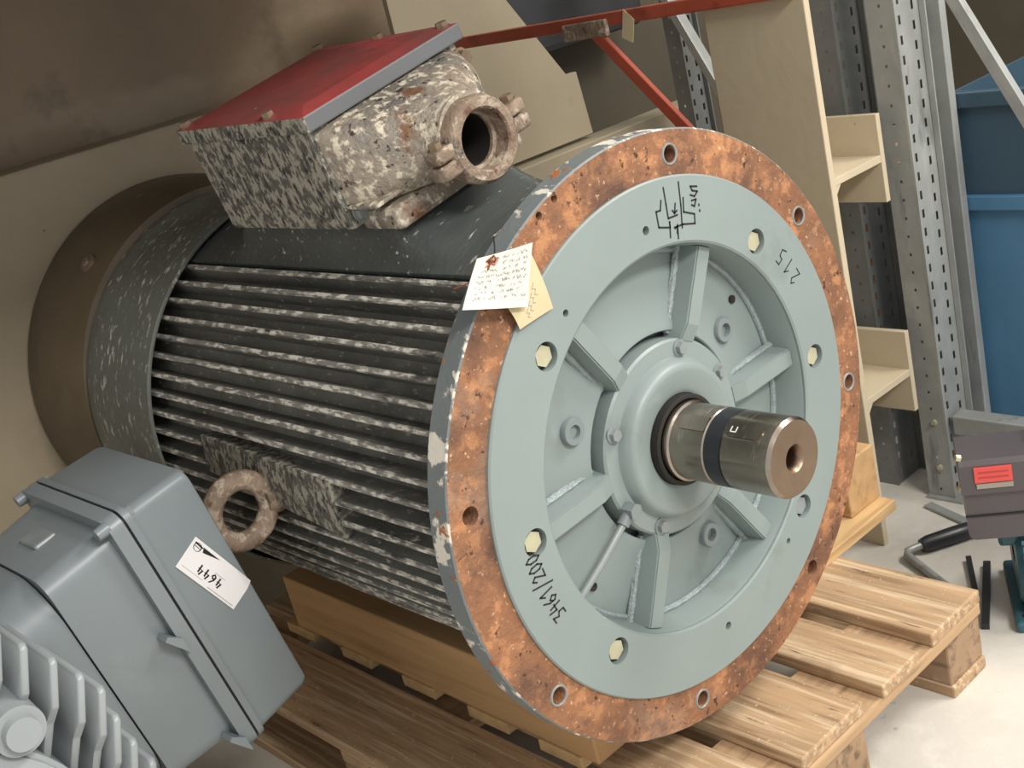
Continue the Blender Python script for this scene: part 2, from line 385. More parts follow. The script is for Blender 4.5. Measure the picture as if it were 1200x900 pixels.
# end shield: recessed web
obj('end_shield', lathe([(-.028,.262),(.002,.2575),(-.004,.2545),(-.044,.250),(-.049,.243),(-.040,.16),(-.036,.148),(-.0355,.1415),(-.037,.140),(-.061,.139),(-.061,.10)], 120), 'grey_paint', motor, smooth=40)
obj('weld_seam', torus(Matrix.Translation((-.047, 0, 0)) @ Matrix.Rotation(R(90), 4, 'Y'), .246, .0045, 120, 8), 'weld', motor, smooth=True)
for k in range(6):
    a = 27 + 60*k; M = Matrix.Rotation(-R(a), 4, 'X')
    bm = new()
    s = lambda z, w, t: [(-.05, -w, z), (-.05, w, z), (t, w*.8, z), (t, -w*.8, z)]
    loft([s(.128, .017, -.020), s(.15, .016, -.0125), s(.252, .016, -.0105)], True, bm)
    bmesh.ops.bevel(bm, geom=[e for e in bm.edges if abs((e.verts[0].co-e.verts[1].co).normalized().z) > .9], offset=.002, segments=2, affect='EDGES')
    rb = obj('rib', bm, 'grey_paint', motor, M)
    for s_ in (-1, 1):
        obj('weld_bead', tube([(-.043, s_*.018, .135+.118*i/9) for i in range(10)], [.005, .0058]*5, 8), 'weld', rb, M, smooth=True)
for q, rr in ((59, .178), (-64, .172), (165, .180)):
    y, z = ang(rr, q); bm = lathe([(-.047,.018),(-.036,.018),(-.034,.0165),(-.034,.0095),(-.043,.0088),(-.043,0)], 18)
    obj('socket_screw', bm, 'grey_paint_dusty', motor, Matrix.Translation((0, y, z)), smooth=True)
for q, rr in ((57, .225), (-128, .222)):
    y, z = ang(rr, q); obj('drain_plug', lathe([(-.046,.006),(-.0435,.006),(-.0435,.004),(-.046,0)], 12), 'dark_bore', motor, Matrix.Translation((0, y, z)))
cov = obj('bearing_cover', lathe([(-.060,.131),(-.024,.131),(-.021,.128),(-.020,.108),(-.014,.1055),(-.006,.102),(-.0015,.097),(-.001,.092),(-.004,.082),(-.0055,.067),(-.008,.0615),(-.03,.061)], 96), 'grey_paint', motor, smooth=40)
for q in (20, 110, -64, -150, 65):
    y, z = ang(.1185, q); bm = new(); hexhead(bm, (-.021, y, z), (1, 0, 0), .0085, .009, .0115)
    obj('bolt', bm, 'bolt_grey', cov)
obj('seal_ring', lathe([(-.03,.0605),(.003,.0605),(.004,.059),(.004,.055),(-.004,.0535)], 64), 'dark_bore', cov, smooth=40)
# grease pipe
gp = obj('grease_pipe', tube([(-.016, -.112, -.052), (-.016, -.13, -.066), (-.02, -.17, -.095), (-.028, -.222, -.132)], .0052, 10), 'bolt_grey', motor, smooth=True)
bm = new(); cyl(bm, (-.025, -.112, -.051), (-.002, -.112, -.051), .011, seg=6); cyl(bm, (-.015, -.112, -.052), (-.016, -.128, -.065), .0085, seg=12)
obj('pipe_elbow', bm, 'grey_paint_dusty', gp, smooth=45)
# shaft
sh = obj('shaft', lathe([(-.03,.0535),(.012,.0535),(.014,.0505),(.066,.0505),(.068,.049),(.094,.049),(.096,.0505),(.165,.0505),(.170,.047)], 72), 'steel', motor, smooth=30)
obj('shaft_end', lathe([(.170,.047),(.1702,.018),(.166,.0145),(.158,.0125),(.154,.0135),(.150,.0125),(.146,.0135),(.142,.0125),(.13,.012),(.13,0)], 48), 'steel_end', sh, smooth=30)
obj('tape_band', lathe([(.069,.0492),(.069,.0502),(.093,.0502),(.093,.0492)], 72), 'black_tape', sh, smooth=40)
KM = Matrix.Rotation(R(33), 4, 'X')
for x0, x1 in ((.018, .066), (.096, .152)):
    pts = []; w = .0105
    for i in range(9): a = PI/2 + PI*i/8; pts.append((x0+w + w*math.cos(a), w*math.sin(a)))
    if x1 > .1:
        for i in range(9): a = -PI/2 + PI*i/8; pts.append((x1-w + w*math.cos(a), w*math.sin(a)))
    else: pts += [(x1, -w), (x1, w)]
    obj('shaft_key', prism(pts, .045, .0517, 'xy'), 'steel', sh, KM, smooth=30)
bm = new(); stroke(bm, [(.105, .003), (.105, -.004), (.113, -.004), (.113, .003)], .0014, .0003, lambda p, h: (p.x, p.y, .0517+h))
obj('stamped_mark', bm, 'white_paper', sh, KM)
# terminal box (motor frame coordinates x, v, u)
TB = obj('terminal_box', bx((-.625, -.136, .385), (-.305, .136, .528), .006), ['mottled'], motor, MR)
bm = new()
box(bm, (-.632, -.142, .526), (-.292, .142, .548), .0025)
V = [bm.verts.new(p) for p in ((-.628,-.138,.5475),(-.296,-.138,.5475),(-.296,.138,.5475),(-.628,.138,.5475))]
W_ = [bm.verts.new(p) for p in ((-.600,-.112,.553),(-.326,-.112,.553),(-.326,.112,.553),(-.600,.112,.553))]
bm.faces.new(W_)
for i in range(4): bm.faces.new((V[i], V[(i+1) % 4], W_[(i+1) % 4], W_[i]))
bmesh.ops.recalc_face_normals(bm, faces=bm.faces)
for f in bm.faces:
    c = f.calc_center_median(); f.material_index = 0 if c.z > .5465 else (2 if c.y < -.139 else 1)
lid = obj('lid', bm, ['red_paint', 'lid_edge', 'mottled'], TB, MR)
for x, v in ((-.618,-.128),(-.39,-.128),(-.618,.128),(-.46,.128),(-.31,.128)):
    bm = new(); hexhead(bm, (x, v, .547), (0, 0, 1), .009, .009, .011); obj('lid_bolt', bm, 'bolt_rust', lid, MR)
def rrect(x, v, u0, u1, p, n=48):
    uc = (u0+u1)/2; hu = (u1-u0)/2; out = []
    for k in range(n):
        a = 2*PI*k/n; c, s = math.cos(a), math.sin(a)
        out.append((x, v*math.copysign(abs(c)**(2/p), c), uc + hu*math.copysign(abs(s)**(2/p), s)))
    return out
neck = obj('cable_neck', loft([rrect(-.315,.130,.398,.526,9), rrect(-.290,.128,.400,.522,7), rrect(-.262,.116,.402,.516,4.5), rrect(-.232,.090,.402,.508,3), rrect(-.212,.066,.401,.503,2.3), rrect(-.195,.056,.398,.501,2), rrect(-.170,.054,.398,.502,2), rrect(-.170,.046,.394,.486,2), rrect(-.25,.046,.394,.486,2)], True), 'cast_flaky', TB, MR, smooth=50)
obj('neck_seam', bx((-.312, -.132, .414), (-.24, .09, .420), .002), 'cast_flaky', TB, MR)
bm = bx((-.312, -.118, .375), (-.225, .118, .405), .008); obj('neck_base', bm, 'cast_flaky', TB, MR)
gl = obj('cable_gland', lathe([(-.185,.053),(-.172,.056),(-.158,.056),(-.150,.053),(-.148,.051),(-.148,.0405),(-.151,.038),(-.172,.0365),(-.175,.033),(-.235,.033),(-.235,0)], 56), 'rusty_cast', TB, MR @ Matrix.Translation((0, 0, .440)), smooth=35)
obj('gland_bore', lathe([(-.180,.0328),(-.2345,.0326),(-.2345,0)], 40), 'dark_bore', gl, MR @ Matrix.Translation((0, 0, .440)), smooth=35)
for s_ in (-1, 1):
    for k, (u0, u1) in enumerate(((.442, .460), (.420, .4395))):
        obj('clamp_ear', bx((-.178, s_*.046, u0), (-.150, s_*.080, u1), .004), 'rusty_cast', gl, MR, smooth=60)
    bm = new(); hexhead(bm, (-.164, s_*.066, .459), (0, 0, 1), .009, .009, .011); obj('clamp_bolt', bm, 'bolt_rust', gl, MR)
bm = new(); hexhead(bm, (-.300, -.118, .405), (1, 0, 0), .011, .012, .0135); obj('bolt', bm, 'bolt_grey', TB, MR)
bm = new(); hexhead(bm, (-.300, .128, .503), (1, 0, 0), .011, .014, .0145); obj('bolt', bm, 'bolt_rust', TB, MR)
obj('earth_boss', bx((-.272, -.085, .425), (-.246, -.060, .455), .005), 'cast_flaky', neck, MR)
bm = new(); cyl(bm, (-.309, -.117, .507), (-.2985, -.117, .507), .006, seg=14); obj('plug_hole', bm, 'dark_bore', TB, MR)
# hand writing on the flange ring
onf = lambda p, h: (.0052+h, p.x, p.y)
SK = [[(0.0421,0.3264),(0.0412,0.3048),(0.0405,0.2873),(0.058,0.2865)],[(0.0709,0.3249),(0.0676,0.2964),(0.0623,0.2683)],[(0.0336,0.3126),(0.0292,0.3012),(0.0213,0.3019),(0.0208,0.2819),(0.0408,0.2754),(0.0413,0.2826)],[(0.0418,0.2825),(0.0379,0.2633)],[(0.0545,0.2746),(0.0518,0.2576)],[(0.0742,0.3036),(0.0703,0.2863),(0.0894,0.2776),(0.0872,0.2658),(0.065,0.2719),(0.0485,0.2729)],[(0.0579,0.3013),(0.0534,0.2898),(0.0503,0.2945)],[(0.0534,0.2898),(0.0585,0.2919)],[(0.0516,0.2644),(0.0541,0.2729),(0.0492,0.2715)],[(0.1032,0.3096),(0.0911,0.3133),(0.0933,0.307),(0.1026,0.3034),(0.0955,0.2989),(0.0882,0.303)],[(0.0888,0.2954),(0.0972,0.2946),(0.0921,0.2869),(0.0873,0.2902)],[(0.1007,0.2868),(0.1008,0.2852)],[(0.1003,0.2794),(0.1004,0.2778)]]
bm = new()
for s_ in SK: stroke(bm, s_, .0023, .0002, onf)
obj('ink_sketch', bm, 'ink', motor)
def arc_text(txt, a0, a1, r, h, sign, w):
    bm = new(); n = len(txt)
    for i, ch in enumerate(txt):
        a = R(a0 + (a1-a0)*(i+.5)/n); cx, cz = r*math.sin(a), r*math.cos(a)
        upv = Vector((math.sin(a), math.cos(a)))*sign; rt = Vector((upv.y, -upv.x))
        for st in DIG[ch]:
            stroke(bm, [Vector((cx, cz)) + rt*(q[0]-.42)*h*.62 + upv*(q[1]-.5)*h for q in st], w, .0002, onf)
    return bm
obj('ink_number', arc_text('3461/200', -112, -92.5, .297, .021, 1, .0021), 'ink', motor)
obj('ink_number', arc_text('215', 66.5, 54, .298, .024, -1, .0016), 'ink', motor)

# ------------------------------------------------------------------ paper tags hanging on the flange
def sheet(pts, th, bend=0.):
    bm = new(); n = 8; P = [Vector(p) for p in pts]; f = []; g = []
    for i in range(n+1):
        for j in range(n+1):
            u, v = i/n, j/n
            q = P[0]*(1-u)*(1-v) + P[1]*u*(1-v) + P[2]*u*v + P[3]*(1-u)*v + Vector((1, 0, 0))*bend*math.sin(PI*u)*.8 + Vector((1,0,0))*bend*v*v
            f.append(bm.verts.new(q)); g.append(bm.verts.new(q - Vector((th, 0, 0))))
    w = n+1
    for i in range(n):
        for j in range(n):
            k = i*w+j
            bm.faces.new((f[k], f[k+w], f[k+w+1], f[k+1])); bm.faces.new((g[k], g[k+1], g[k+w+1], g[k+w]))
    for i in range(n):
        for a, b in ((i, i+1), (n*w+i, n*w+i+1), (i*w, (i+1)*w), (i*w+n, (i+1)*w+n)): bm.faces.new((f[a], f[b], g[b], g[a]))
    return bm
def on_quad(pts, off, bend):
    P = [Vector(p) for p in pts]
    def f(p, h):
        u, v = p.x, p.y
        q = P[0]*(1-u)*(1-v) + P[1]*u*(1-v) + P[2]*u*v + P[3]*(1-u)*v + Vector((1, 0, 0))*(bend*math.sin(PI*u)*.8 + bend*v*v)
        return q + Vector((off+h, 0, 0))
    return f
T1 = [(.0165,-.276,.3444),(.0165,-.1944,.3353),(.0165,-.2258,.2707),(.0165,-.3153,.3003)]
T2 = [(.0085,-.1935,.3218),(.0085,-.1799,.2511),(.0085,-.2376,.2472),(.0085,-.2493,.2813)]
t1 = root('paper_tag', 'white handwritten paper tag wired to the rusty flange', 'tag', (.016, -.25, .31), 'paper tags on the flange')
obj('card', sheet(T1, .0006, .004), 'tag_paper', t1)
bm = new(); f = on_quad(T1, .0003, .004)
for k in range(8):
    v = .1 + .1*k; pts = []
    nn = 64; u = .3 if k < 2 else .08
    while u < .92:
        u += random.uniform(.006, .02)
        if random.random() < .14:
            if len(pts) > 1: stroke(bm, pts, .007, .0002, f)
            pts = []; u += .02; continue
        pts.append((u, v + random.uniform(-.035, .03)))
    if len(pts) > 1: stroke(bm, pts, .007, .0002, f)
obj('handwriting', bm, 'pencil', t1)
obj('tie_wire', tube([(.018,-.268,.328),(.021,-.262,.337),(.019,-.252,.334),(.022,-.257,.341),(.019,-.266,.338),(.021,-.258,.332),(.019,-.250,.337)], .0014, 6), 'copper_wire', t1, smooth=True)
obj('tie_wire', tube([(.019,-.264,.334),(.016,-.278,.329),(.012,-.292,.322),(-.004,-.301,.318)], .0009, 6), 'copper_wire', t1, smooth=True)
obj('tie_wire', tube([(.019,-.254,.338),(.010,-.243,.349),(.003,-.236,.356)], .0009, 6), 'gasket', t1, smooth=True)
t2 = root('paper_tag', 'cream manila tag tucked behind the white tag on the flange', 'tag', (.008, -.21, .28), 'paper tags on the flange')
obj('card', sheet(T2, .0006, .003), 'manila', t2)
bm = new(); f = on_quad(T2, .0003, .003)
for k in range(4):
    stroke(bm, [(.35+.12*i/2 + .1*k, .25 + .08*(i % 2) + .12*k) for i in range(5)], .008, .0002, f)
obj('handwriting', bm, 'pencil', t2)

# ------------------------------------------------------------------ light wooden skid under the motor
skid = root('wooden_skid', 'light new timber skid carrying the big motor', 'skid', (-.5, .2, -.46))
for x0, x1 in ((-.945,-.855),(-.762,-.672),(-.5775,-.49),(-.404,-.308),(-.238,-.147)):
    obj('board', bx((x0, -.188, -.46), (x1, .648, -.44), .0015), 'light_wood_y', skid)
for y0, y1, xe in ((-.185,-.035,-.112),(.06,.16,-.14),(.556,.648,-.178)):
    obj('stringer', bx((-.907 if y0 < 0 else -.93, y0, -.44), (xe, y1, -.3325), .003), 'light_wood_x', skid)
# ------------------------------------------------------------------ grey weathered pallet
pal = root('pallet', 'weathered wooden pallet beneath the motor and its skid', 'pallet', (-.49, .06, FLOOR))
def plank(x0, x1, y0, y1, z0, z1, b=.003): return bx((x0, y0, z0), (x1, y1, z1), b)
for i, (y0, y1) in enumerate(((.32,.465),(.177,.277),(-.013,.135),(-.155,-.055),(-.343,-.197))):
    e = (.109, .113, .106, .110, .108)[i]
    obj('deck_board', plank(-1.09, e, y0, y1, -.482, -.46), 'deck_wood', pal)
for x0, x1 in ((-.04, .108), (-.565, -.42), (-1.088, -.943)):
    obj('cross_board', plank(x0, x1, -.342, .464, -.504, -.482), 'cross_wood', pal)
    for y0, y1 in ((.364,.463),(-.012,.133),(-.341,-.241)):
        obj('block', plank(x0, x1-.004, y0, y1, -.582, -.504, .004), 'block_wood', pal)
for y0, y1 in ((.364,.463),(-.012,.133),(-.341,-.241)):
    obj('bottom_board', plank(-1.088, .107, y0, y1, -.604, -.582), 'deck_wood', pal)

# ------------------------------------------------------------------ foreground grey motor with terminal box
AL = R(10.7)
A = Vector((-.4368, -.5825, .0971))
# local frame: x = world X (towards shaft end), y = D (out of the lid), z = up = -E
BM = Matrix.Translation(A) @ Matrix.Rotation(R(1.3), 4, 'Z') @ Matrix.Rotation(AL, 4, 'X') @ Matrix.Scale(.981, 4)      # origin = near top corner of the gasket, box spans x -.338..0, z -.398..0
m2 = root('grey_motor', 'light grey motor lying on its side with large grey terminal box', 'motor', (-.65, -.92, -.45))
def frustum(x0, x1, z0, z1, y0, y1, inset0, inset1, rad, seg=5):
    secs = []
    for y, ins in ((y0, inset0), (y1, inset1)):
        s = []
        for cx, cz, a0 in ((x1-ins-rad, z1-ins-rad, 0), (x0+ins+rad, z1-ins-rad, 90), (x0+ins+rad, z0+ins+rad, 180), (x1-ins-rad, z0+ins+rad, 270)):
            for k in range(seg+1):
                a = R(a0 + 90*k/seg); s.append((cx + rad*math.cos(a), y, cz + rad*math.sin(a)))
        secs.append(s)
    return secs
X0, X1, Z0, Z1 = -.292, 0, -.418, 0
lidb = loft(frustum(X0, X1, Z0, Z1, .006, .100, .006, .010, .016) + frustum(X0, X1, Z0, Z1, .108, .112, .013, .022, .016), True)
ml = obj('terminal_box_lid', lidb, 'foreground_grey', m2, BM, smooth=35)
obj('lid_flange', loft(frustum(X0, X1, Z0, Z1, .003, .013, 0, .001, .02), True), 'foreground_grey', ml, BM, smooth=35)
obj('lid_rim', bx((X0+.03, .02, Z0+.004), (X1-.03, .098, Z0+.014), .003), 'foreground_grey', ml, BM)
tb = obj('terminal_box_base', loft(frustum(X0, X1, Z0, Z1, -.122, -.008, .026, .018, .03), True), 'foreground_grey', m2, BM, smooth=35)
obj('base_flange', loft(frustum(X0, X1, Z0, Z1, -.022, -.001, .001, 0, .02), True), 'foreground_grey', tb, BM, smooth=35)
obj('gasket', loft(frustum(X0, X1, Z0, Z1, -.001, .003, .004, .004, .018), True), 'gasket', tb, BM)
for (x, z) in ((-.012, -.012), (-.28, -.012)):
    bm = new(); cyl(bm, (x, -.036, z), (x, -.018, z), .0085, .010, 14); obj('flange_lug', bm, 'foreground_grey', tb, BM, smooth=45)
    bm = new(); hexhead(bm, (x+(.0 if x > -.1 else 0), .012, z), (0, 1, 0), .0075, .008); obj('lid_screw', bm, 'bolt_grey', ml, BM)
for z in (-.212, -.402):
    obj('hinge_tab', prism([(-.018, z-.014), (-.018, z+.012), (-.034, z+.028), (-.040, z+.024)], -.020, .006, 'yz'), 'foreground_grey', tb, BM)
obj('name_plate', bx((-.175, -.085, -.0285), (-.120, -.050, -.018), .004), 'bolt_grey', tb, BM)
obj('box_collar', loft(frustum(X0, X1, Z0, Z1, -.24, -.124, .040, .030, .07, 8), True), 'foreground_grey', m2, BM, smooth=40)
# finned frame of the grey motor
cy, cz = -.955, -.215
FM = Matrix.Translation((0, cy, cz)) @ Matrix.Rotation(-R(0), 4, 'X')
obj('frame', lathe([(-.98,.05),(-.98,.19),(-.96,.20),(-.345,.20),(-.335,.19),(-.335,.05)], 64), 'fin_light_grey', m2, FM, smooth=35)
n2 = Vector((.32, .95)).normalized(); tips = [(-.811,.105),(-.7905,.0775),(-.7701,.0471),(-.7466,.0132),(-.7253,-.0211),(-.7088,-.0507),(-.7048,-.0935),(-.6967,-.1339),(-.6847,-.1716),(-.690,-.215),(-.70,-.255)]
for i, (y, z) in enumerate(tips):
    L = .13
    # plate outline in (x, s) with s along n2 measured from tip
    pl = [(-.62,-L), (-.36,-L), (-.352,-.085), (-.33,-.060), (-.33,-.006), (-.337,0), (-.62,0)]
    bm = new(); t = Vector((n2.y, -n2.x)); th = .0048
    a = [bm.verts.new((p[0], y + n2.x*p[1] - t.x*th, z + n2.y*p[1] - t.y*th)) for p in pl]
    b = [bm.verts.new((p[0], y + n2.x*p[1] + t.x*th, z + n2.y*p[1] + t.y*th)) for p in pl]
    bm.faces.new(a); bm.faces.new(b[::-1])
    for k in range(len(pl)): bm.faces.new((a[k], b[k], b[(k+1) % len(pl)], a[(k+1) % len(pl)]))
    bmesh.ops.bevel(bm, geom=bm.edges[:], offset=.0018, segments=1, affect='EDGES')
    obj('cooling_fin', bm, 'fin_light_grey', m2, smooth=60)
bm = new(); cyl(bm, (-.40, -.812, -.040), (-.318, -.812, -.040), .034, .030, 28)
bs = obj('bolt_boss', bm, 'fin_light_grey', m2, smooth=40)
bm = new(); cyl(bm, (-.32, -.812, -.040), (-.306, -.812, -.040), .0215, .020, 24); obj('bolt', bm, 'fin_light_grey', bs, smooth=40)
obj('end_shield', lathe([(-.345,.195),(-.33,.195),(-.31,.16),(-.30,.06),(-.30,0)], 48), 'fin_light_grey', m2, FM, smooth=40)
for x in (-.85, -.5):
    o = obj('timber_sleeper', bx((x-.05, -1.16, FLOOR), (x+.05, -.76, -.4155), .004), 'block_wood')
    tag(o, 'rough timber sleeper under the ' + ('rear' if x < -.7 else 'finned shaft') + ' end of the grey motor', 'timber', 'sleepers under the grey motor')
# sticker
loc = [Vector((0, y, z)) for y, z in ((.0735,-.0984),(.1105,-.2104),(.066,-.2246),(.028,-.1142))]
def on_lid(u, v, h):
    q = loc[0]*(1-u)*(1-v) + loc[1]*u*(1-v) + loc[2]*u*v + loc[3]*(1-u)*v
    ins = .006 + .004*(q.y-.006)/.094 + (0 if q.y < .100 else (q.y-.100)*.4)
    return Vector((-ins + .0010 + h, q.y, q.z))
sk = root('sticker', 'white numbered sticker on the grey terminal box lid', 'sticker', tuple(BM @ on_lid(.5, .5, 0)))
bm = new(); n = 10
g0 = [[bm.verts.new(on_lid(i/n, j/n, 0)) for j in range(n+1)] for i in range(n+1)]
g1 = [[bm.verts.new(on_lid(i/n, j/n, .0006)) for j in range(n+1)] for i in range(n+1)]
for i in range(n):
    for j in range(n):
        bm.faces.new((g0[i][j], g0[i][j+1], g0[i+1][j+1], g0[i+1][j])); bm.faces.new((g1[i][j], g1[i+1][j], g1[i+1][j+1], g1[i][j+1]))
for i in range(n):
    for A_, B_ in (((i, 0), (i+1, 0)), ((i, n), (i+1, n)), ((0, i), (0, i+1)), ((n, i), (n, i+1))):
        bm.faces.new((g0[A_[0]][A_[1]], g0[B_[0]][B_[1]], g1[B_[0]][B_[1]], g1[A_[0]][A_[1]]))
obj('paper', bm, 'white_paper', sk, BM)
fst = lambda p, h: on_lid(p.x, p.y, .0007 + h)
bm = new()   # number 4644: reads upside down as the motor lies
for i, ch in enumerate('4644'):
    for st in DIG[ch]:
        stroke(bm, [(.66 - .105*(i + q[0]*.85), .52 + q[1]*.27) for q in st], .024, .0001, fst)
obj('number', bm, 'ink', sk, BM)
bm = new()
pts = [(.10 + .055*math.cos(2*PI*k/20), .2 + .12*math.sin(2*PI*k/20)) for k in range(21)]
stroke(bm, pts, .012, .0001, fst)
stroke(bm, [(.06, .12), (.15, .14)], .05, .0001, fst); stroke(bm, [(.065, .2), (.14, .21)], .02, .0001, fst)
W4 = [fst(Vector(q), .0001) for q in ((.17, .10), (.46, .10), (.20, .24))]
bm.faces.new([bm.verts.new(q) for q in W4])
obj('emblem', bm, 'ink', sk, BM)
bm = new(); stroke(bm, [(.06, .86), (.40, .86)], .012, .0001, fst); stroke(bm, [(.52, .93), (.95, .93)], .02, .0001, fst); stroke(bm, [(.50, .47), (.66, .47)], .014, .0001, fst)
obj('small_print', bm, 'pencil', sk, BM)

# ------------------------------------------------------------------ cream steel column with stub brackets
col = root('steel_column', 'cream painted steel column with short I-section stubs', 'column', (-.35, .74, FLOOR))
obj('column_plate', bx((-.461, .732, FLOOR), (-.244, .748, .95), .002), 'cream', col)
for zw, z0, z1 in ((.125, .042, .208), (-.303, -.386, -.218)):
    st = obj('stub_web', bx((-.44, .746, zw-.007), (-.245, .905, zw+.007), .001), 'cream', col)
    obj('stub_flange', bx((-.44, .896, z0), (-.244, .909, z1), .001), 'cream', st)
    obj('stub_fillet', prism([(.748, zw-.007), (.748, zw-.024), (.765, zw-.007)], -.44, -.246, 'yz'), 'cream', st)
# cream gusset frame behind the motor
gus = root('machine_stand', 'cream welded steel frame with a cut-corner gusset plate', 'stand', (-1.2, .85, FLOOR))
obj('gusset_plate', prism([(.60,.16),(1.124,.16),(1.11,.317),(1.075,.318),(.80,.73),(.60,.73)], -1.215, -1.20, 'yz'), 'cream_shaded', gus)
obj('cross_beam', bx((-1.24, .56, .06), (-1.16, 1.5, .150), .003), 'cream_shaded', gus)
obj('weld_strip', bx((-1.16, .795, .062), (-1.155, .803, .148)), 'cream_shaded', gus)
obj('leg', bx((-1.24, 1.3, FLOOR), (-1.16, 1.38, .06), .003), 'cream_shaded', gus)
obj('leg', bx((-1.24, .60, FLOOR), (-1.16, .68, .06), .003), 'cream_shaded', gus)
# red angle-iron rack frame
rd = root('red_brace_bar', 'red painted steel bar with a diagonal brace', 'brace', (-.7, .72, .455))
bar = obj('bar', bx((-1.195, .714, .455), (-.252, .7325, .480), .003), 'red_steel', rd)
bm = new(); box(bm, (0, -.006, -.012), (.40, .006, .012), .002)
obj('brace', bm, 'red_steel', rd, Matrix.Translation((-.725, .712, .456)) @ Matrix.Rotation(R(47), 4, 'Y'))
bm = bx((-.80, .705, .438), (-.68, .716, .470), .003); obj('joint_plate', bm, 'rusty_cast', rd)
o = obj('hanging_label', prism([(-.633,.482),(-.610,.460),(-.624,.418),(-.649,.430)], .7125, .7137, 'xz'), 'manila'); tag(o, 'blank cream paper label hanging from the red bar', 'label')

# ------------------------------------------------------------------ galvanised racking
def upright(name, label, x, y, wx, wy, z0, z1, mt, holes=True):
    r = root(name, label, 'rack post', (x, y, z0), 'galvanised rack posts')
    bm = new(); h = z1 - z0
    perforated(bm, (x-wx, y, z0), (1,0,0), (0,0,1), wx, h, [(wx*.5, .0)], .036, .0045, .0055)
    obj('side_flange', bm, mt, r)
    bm = new(); perforated(bm, (x, y, z0), (0,1,0), (0,0,1), wy, h, [(wy*.18, .0), (wy*.72, .018)], .036, .0075, .016)
    obj('slotted_face', bm, mt, r)
    bm = new(); box(bm, (x-wx, y+wy-.003, z0), (x, y+wy, z1)); box(bm, (x-wx, y+wy-.003, z0), (x-wx+.003, y+wy+.03, z1)); box(bm, (x-.003, y-.0005, z0), (x+.002, y+.004, z1))
    box(bm, (x, y+wy-.002, z0), (x+.012, y+wy+.002, z1)); box(bm, (x-wx, y+.0005, z0), (x-wx+.002, y+.02, z1))
    obj('back_flange', bm, mt, r)
    return r
u1 = upright('rack_upright', 'bright galvanised rack post standing beside the blue bins', -.212, .945, .056, .085, FLOOR, 1.0, 'galvanised')
obj('foot_plate', bx((-.27, .935, FLOOR), (-.19, 1.06, FLOOR+.006), .001), 'galvanised', u1)
for z in (-.53, -.43):
    bm = new(); hexhead(bm, (-.235, .945, z), (0, -1, 0), .006, .006); obj('bolt', bm, 'bolt_zinc', u1)
bm = bx((-.235, 1.078, FLOOR), (-.200, 1.10, 1.0), .002); obj('rear_channel', bm, 'galvanised', u1)
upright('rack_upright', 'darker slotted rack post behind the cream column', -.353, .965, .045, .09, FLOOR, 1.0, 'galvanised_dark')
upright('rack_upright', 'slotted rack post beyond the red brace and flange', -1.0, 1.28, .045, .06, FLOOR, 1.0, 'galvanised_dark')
def bar3(name, label, p0, p1, w, d, m, cat='brace', group=None):
    p0 = Vector(p0); p1 = Vector(p1); M = axis_m((p0+p1)/2, p1-p0); h = (p1-p0).length/2
    o = obj(name, bx((-w/2, -d/2, -h), (w/2, d/2, h), .001), m, None, M); tag(o, label, cat, group); return o
bar3('rack_brace', 'light diagonal rack brace crossing above the navy bin', (-.135, .965, .44), (.10, .965, -.02), .018, .022, 'galvanised')
bar3('rack_brace', 'grey diagonal rack brace beside the red frame', (-1.03, 1.26, .50), (-.85, 1.26, .14), .03, .02, 'galvanised')
o = obj('rack_beam', bx((-.20, .95, -.455), (1.2, .99, -.415), .003), 'galvanised'); tag(o, 'galvanised horizontal rack beam under the blue bin', 'beam')
o = obj('rack_beam', bx((-.2, 1.74, .22), (1.2, 1.78, .27), .003), 'galvanised'); tag(o, 'upper galvanised rack beam behind the diagonal brace', 'beam')
upright('rack_upright', 'far rack post beyond the navy bin and brace', .02, 1.78, .05, .06, FLOOR, 1.0, 'galvanised')
# ------------------------------------------------------------------ bins
def bin_(label, x0, x1, y0, y1, z0, z1, m):
    r = root('storage_bin', label, 'bin', ((x0+x1)/2, (y0+y1)/2, z0), 'stacked storage bins')
    bm = new()
    o_ = [(x0, y0), (x1, y0), (x1, y1), (x0, y1)]; w = .006; i_ = [(x0+w, y0+w), (x1-w, y0+w), (x1-w, y1-w), (x0+w, y1-w)]
    a = [bm.verts.new((*p, z0)) for p in o_]; b = [bm.verts.new((*p, z1)) for p in o_]; c = [bm.verts.new((*p, z1)) for p in i_]; d = [bm.verts.new((*p, z0+w)) for p in i_]
    bm.faces.new(a[::-1]); bm.faces.new(d)
    for k in range(4):
        k2 = (k+1) % 4
        bm.faces.new((a[k], a[k2], b[k2], b[k])); bm.faces.new((b[k], b[k2], c[k2], c[k])); bm.faces.new((c[k], c[k2], d[k2], d[k]))
    obj('shell', bm, m, r)
    obj('rim', bx((x0-.012, y0-.014, z1-.03), (x1+.012, y0, z1), .003), m, r)
    return r
bin_('bright blue storage bin behind the lower rack beam', -.222, .5, 1.12, 1.7, FLOOR, -.012, 'blue_plastic')
bin_('dark navy storage bin stacked above the blue bin', -.222, .5, 1.12, 1.7, -.012, .19, 'navy_plastic')
o = root('cardboard_carton', 'brown cardboard carton on the floor behind the rack posts', 'carton', (-.48, 1.4, FLOOR))
obj('body', bx((-.66, 1.25, FLOOR), (-.36, 1.6, .02), .003), 'cardboard', o); obj('flap', bx((-.36, 1.25, .0), (-.345, 1.6, .05), .001), 'cardboard', o)
# dark cover above the red bar
o = obj('dark_cover', bx((-1.44, .98, .36), (-1.34, 1.55, .9), .02), 'dark_cover'); tag(o, 'dark grey cover hanging behind the red bar', 'cover')

